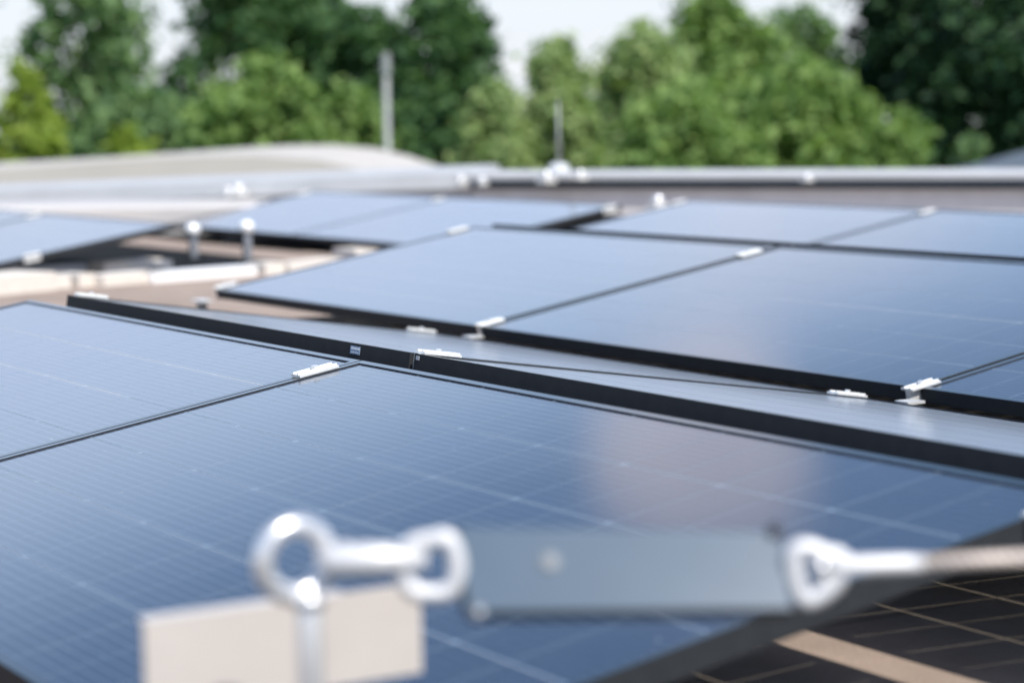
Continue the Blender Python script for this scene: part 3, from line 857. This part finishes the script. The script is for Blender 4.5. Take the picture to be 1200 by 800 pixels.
tube(bm, [(post_xy.x, post_xy.y, ROOF_Z), (post_xy.x, post_xy.y, zr - 0.004), (post_xy.x, post_xy.y, zr + 0.006)], [15.5 * px_m, 15.5 * px_m, 11 * px_m], 24)
rel(obj('stud', bm, M_STEEL, None, True), eb)
bm = nm(); tube(bm, [(post_xy.x, post_xy.y, zr - 0.002), (post_xy.x, post_xy.y, zr + 0.008)], [20 * px_m, 17 * px_m], 24)
rel(obj('collar', bm, M_STEEL, None, True), eb)

# pale bracket behind the stud: folded plate running along the row direction
DB = 1.80
a = at(168, 724, DB); 
right = at(492, 683, DB)
y0 = a.y
# keep it square to the array: front face is a plane x = const
def on_x(px, py, x):
    v = FW + RT * ((px - 600) / FPX) - UP * ((py - 400) / FPX)
    return CAM + v * ((x - CAM.x) / v.x)
xf = post_xy.x - 0.14
pl, pr = on_x(168, 722, xf), on_x(493, 688, xf)
zt = (pl.z + pr.z) / 2
zb = on_x(490, 788, xf).z
br = tag(empty('anchor_bracket', ((xf), (pl.y + pr.y) / 2, ROOF_Z)), 'pale folded metal bracket behind the eye bolt post', 'bracket')
bm = nm(); box(bm, (xf - 0.004, pl.y, zb), (xf, pr.y, zt))
rel(obj('face_plate', bm, M_PLATE, bevel=0.0015), br)
bm = nm(); box(bm, (xf - 0.020, pl.y + 0.004, zt - 0.004), (xf - 0.0042, pr.y - 0.075, zt - 0.0002))
rel(obj('top_flange', bm, M_PLATE), br)
bm = nm(); tube(bm, [(xf - 0.03, (pl.y + pr.y) / 2 - 0.01, ROOF_Z), (xf - 0.03, (pl.y + pr.y) / 2 - 0.01, zt - 0.006)], 0.012, 16)
rel(obj('leg', bm, M_GALV, None, True), br)

# fork connector between ring and absorber
DC = DA - 0.005
fk = tag(empty('fork_connector', at(430, 658, DC)), 'white metal fork link joining the eye bolt to the shock absorber', 'connector')
bm = nm()
tube(bm, [at(372, 657, DC), at(384, 657, DC), at(392, 657, DC), at(440, 656, DC), at(462, 655, DC), at(472, 655, DC), at(500, 657, DC)],
     [9 * px_m, 14 * px_m, 20 * px_m, 20 * px_m, 18 * px_m, 11 * px_m, 10 * px_m], 20)
rel(obj('body', bm, M_ZINC, None, True), fk)
bm = nm()
tube(bm, [at(404, 672, DC + .004), at(404, 640, DC + .004), at(404, 634, DC + .004)], [9 * px_m, 9 * px_m, 5 * px_m], 14)
rel(obj('pin', bm, M_STEEL, None, True), fk)

# shock absorber slab with two end loops
sh = tag(empty('shock_absorber', at(735, 665, DA)), 'flat blue grey shock absorber slab hanging between two steel loops', 'shock absorber')
c00, c10, c11, c01 = at(538, 617, DA + 0.018), at(912, 623, DA + 0.018), at(928, 712, DA - 0.018), at(549, 716, DA - 0.018)
n_s = (c10 - c00).cross(c01 - c00).normalized()
if n_s.dot(CAM - c00) < 0: n_s = -n_s
th_ = 0.012
bm = nm()
vt = [bm.verts.new(p) for p in (c00, c10, c11, c01)]; vb = [bm.verts.new(p - n_s * th_) for p in (c00, c10, c11, c01)]
bm.faces.new(vt); bm.faces.new(vb[::-1])
for i in range(4): bm.faces.new((vt[i], vb[i], vb[(i + 1) % 4], vt[(i + 1) % 4]))
rel(obj('cover', bm, M_ABS, bevel=0.0015), sh)
def rim(p, q, w, name='edge_strip'):
    bm = nm(); tube(bm, [p, q], w, 10); rel(obj(name, bm, M_BLACK, None, True), sh)
rim(c00 - n_s * .006, c01 - n_s * .006, 0.0045)
rim(c01 - n_s * .008, c11 - n_s * .008, 0.0042)
bm = nm(); q_ = c01 - n_s * 0.004 + (c10 - c00).normalized() * 0.008; tube(bm, [q_ - n_s * .006, q_ + n_s * 0.006], 0.0055, 14)
rel(obj('rivet', bm, M_GALV, None, True), sh)
bm = nm(); q_ = c10 + (c00 - c10).normalized() * 0.003; tube(bm, [q_ - n_s * .006, q_ + n_s * 0.004], 0.0055, 14)
rel(obj('rivet', bm, M_BLACK, None, True), sh)
bm = nm(); q_ = c00.lerp(c10, .27).lerp(c01.lerp(c11, .27), .42); tube(bm, [q_, q_ + n_s * 0.001], [.0085, .0085], 20)
rel(obj('button', bm, M_BTN, None, True), sh)
def path_loop(pts, rad, d):
    bm = nm()
    P3 = [at(x, y, d) for x, y in pts]
    # Catmull-Rom closed
    out = []
    n = len(P3)
    for i in range(n):
        p0, p1, p2, p3 = P3[i - 1], P3[i], P3[(i + 1) % n], P3[(i + 2) % n]
        for k in range(6):
            t = k / 6
            out.append(0.5 * ((2 * p1) + (p2 - p0) * t + (2 * p0 - 5 * p1 + 4 * p2 - p3) * t * t + (3 * p1 - p0 - 3 * p2 + p3) * t ** 3))
    tube(bm, out, rad, 14, closed=True)
    return bm
bm = path_loop([(480, 640), (505, 633), (526, 632), (536, 662), (530, 690), (508, 696), (482, 690), (474, 668)], 11 * px_m, DA)
rel(obj('end_loop', bm, M_ZINC, None, True), sh)
bm = path_loop([(930, 665), (932, 645), (950, 642), (975, 655), (984, 672), (970, 692), (946, 704), (936, 690)], 11 * px_m, DA)
rel(obj('end_loop', bm, M_ZINC, None, True), sh)

# rope to the right with swaged terminal
def rope_mat():
    m = mat('braided_steel_rope', (0.62, 0.55, 0.50), 0.5, 0.2)
    N, K = m.node_tree.nodes, m.node_tree.links
    b = N['Principled BSDF']
    t = N.new('ShaderNodeTexCoord'); w = N.new('ShaderNodeTexWave'); w.inputs['Scale'].default_value = 60; w.inputs['Distortion'].default_value = 1.5
    w.bands_direction = 'DIAGONAL'
    K.new(t.outputs['Object'], w.inputs['Vector'])
    mx = N.new('ShaderNodeMix'); mx.data_type = 'RGBA'
    mx.inputs['A'].default_value = (0.30, 0.22, 0.19, 1); mx.inputs['B'].default_value = (0.72, 0.66, 0.60, 1)
    K.new(w.outputs['Fac'], mx.inputs['Factor']); K.new(mx.outputs['Result'], b.inputs['Base Color'])
    return m
M_ROPE = rope_mat()
rp_ = tag(empty('safety_cable', at(1080, 660, DA)), 'thick braided steel safety cable running from the absorber out at the right edge', 'cable')
DR = DA + 0.02
bm = nm(); tube(bm, [at(1062, 661, DA), at(1200, 654, DR), at(1420, 640, DA + 0.12), at(1800, 626, DA + .3)], [9 * px_m] * 4, 16)
rel(obj('braid', bm, M_ROPE, None, True), rp_)
bm = nm(); tube(bm, [at(978, 664, DA), at(990, 664, DA), at(1060, 661, DA), at(1082, 660, DA)], [11 * px_m, 13 * px_m, 11.5 * px_m, 9.2 * px_m], 18)
rel(obj('swage_terminal', bm, M_ZINC, None, True), rp_)
bm = path_loop([(958, 664), (968, 648), (985, 650), (994, 664), (985, 678), (968, 680)], 8 * px_m, DA + .004)
rel(obj('eye', bm, M_ZINC, None, True), rp_)
bm = nm(); tube(bm, [at(962, 664, DA - .014), at(962, 664, DA + .016)], 9 * px_m, 16)
rel(obj('pin', bm, M_STEEL, None, True), rp_)
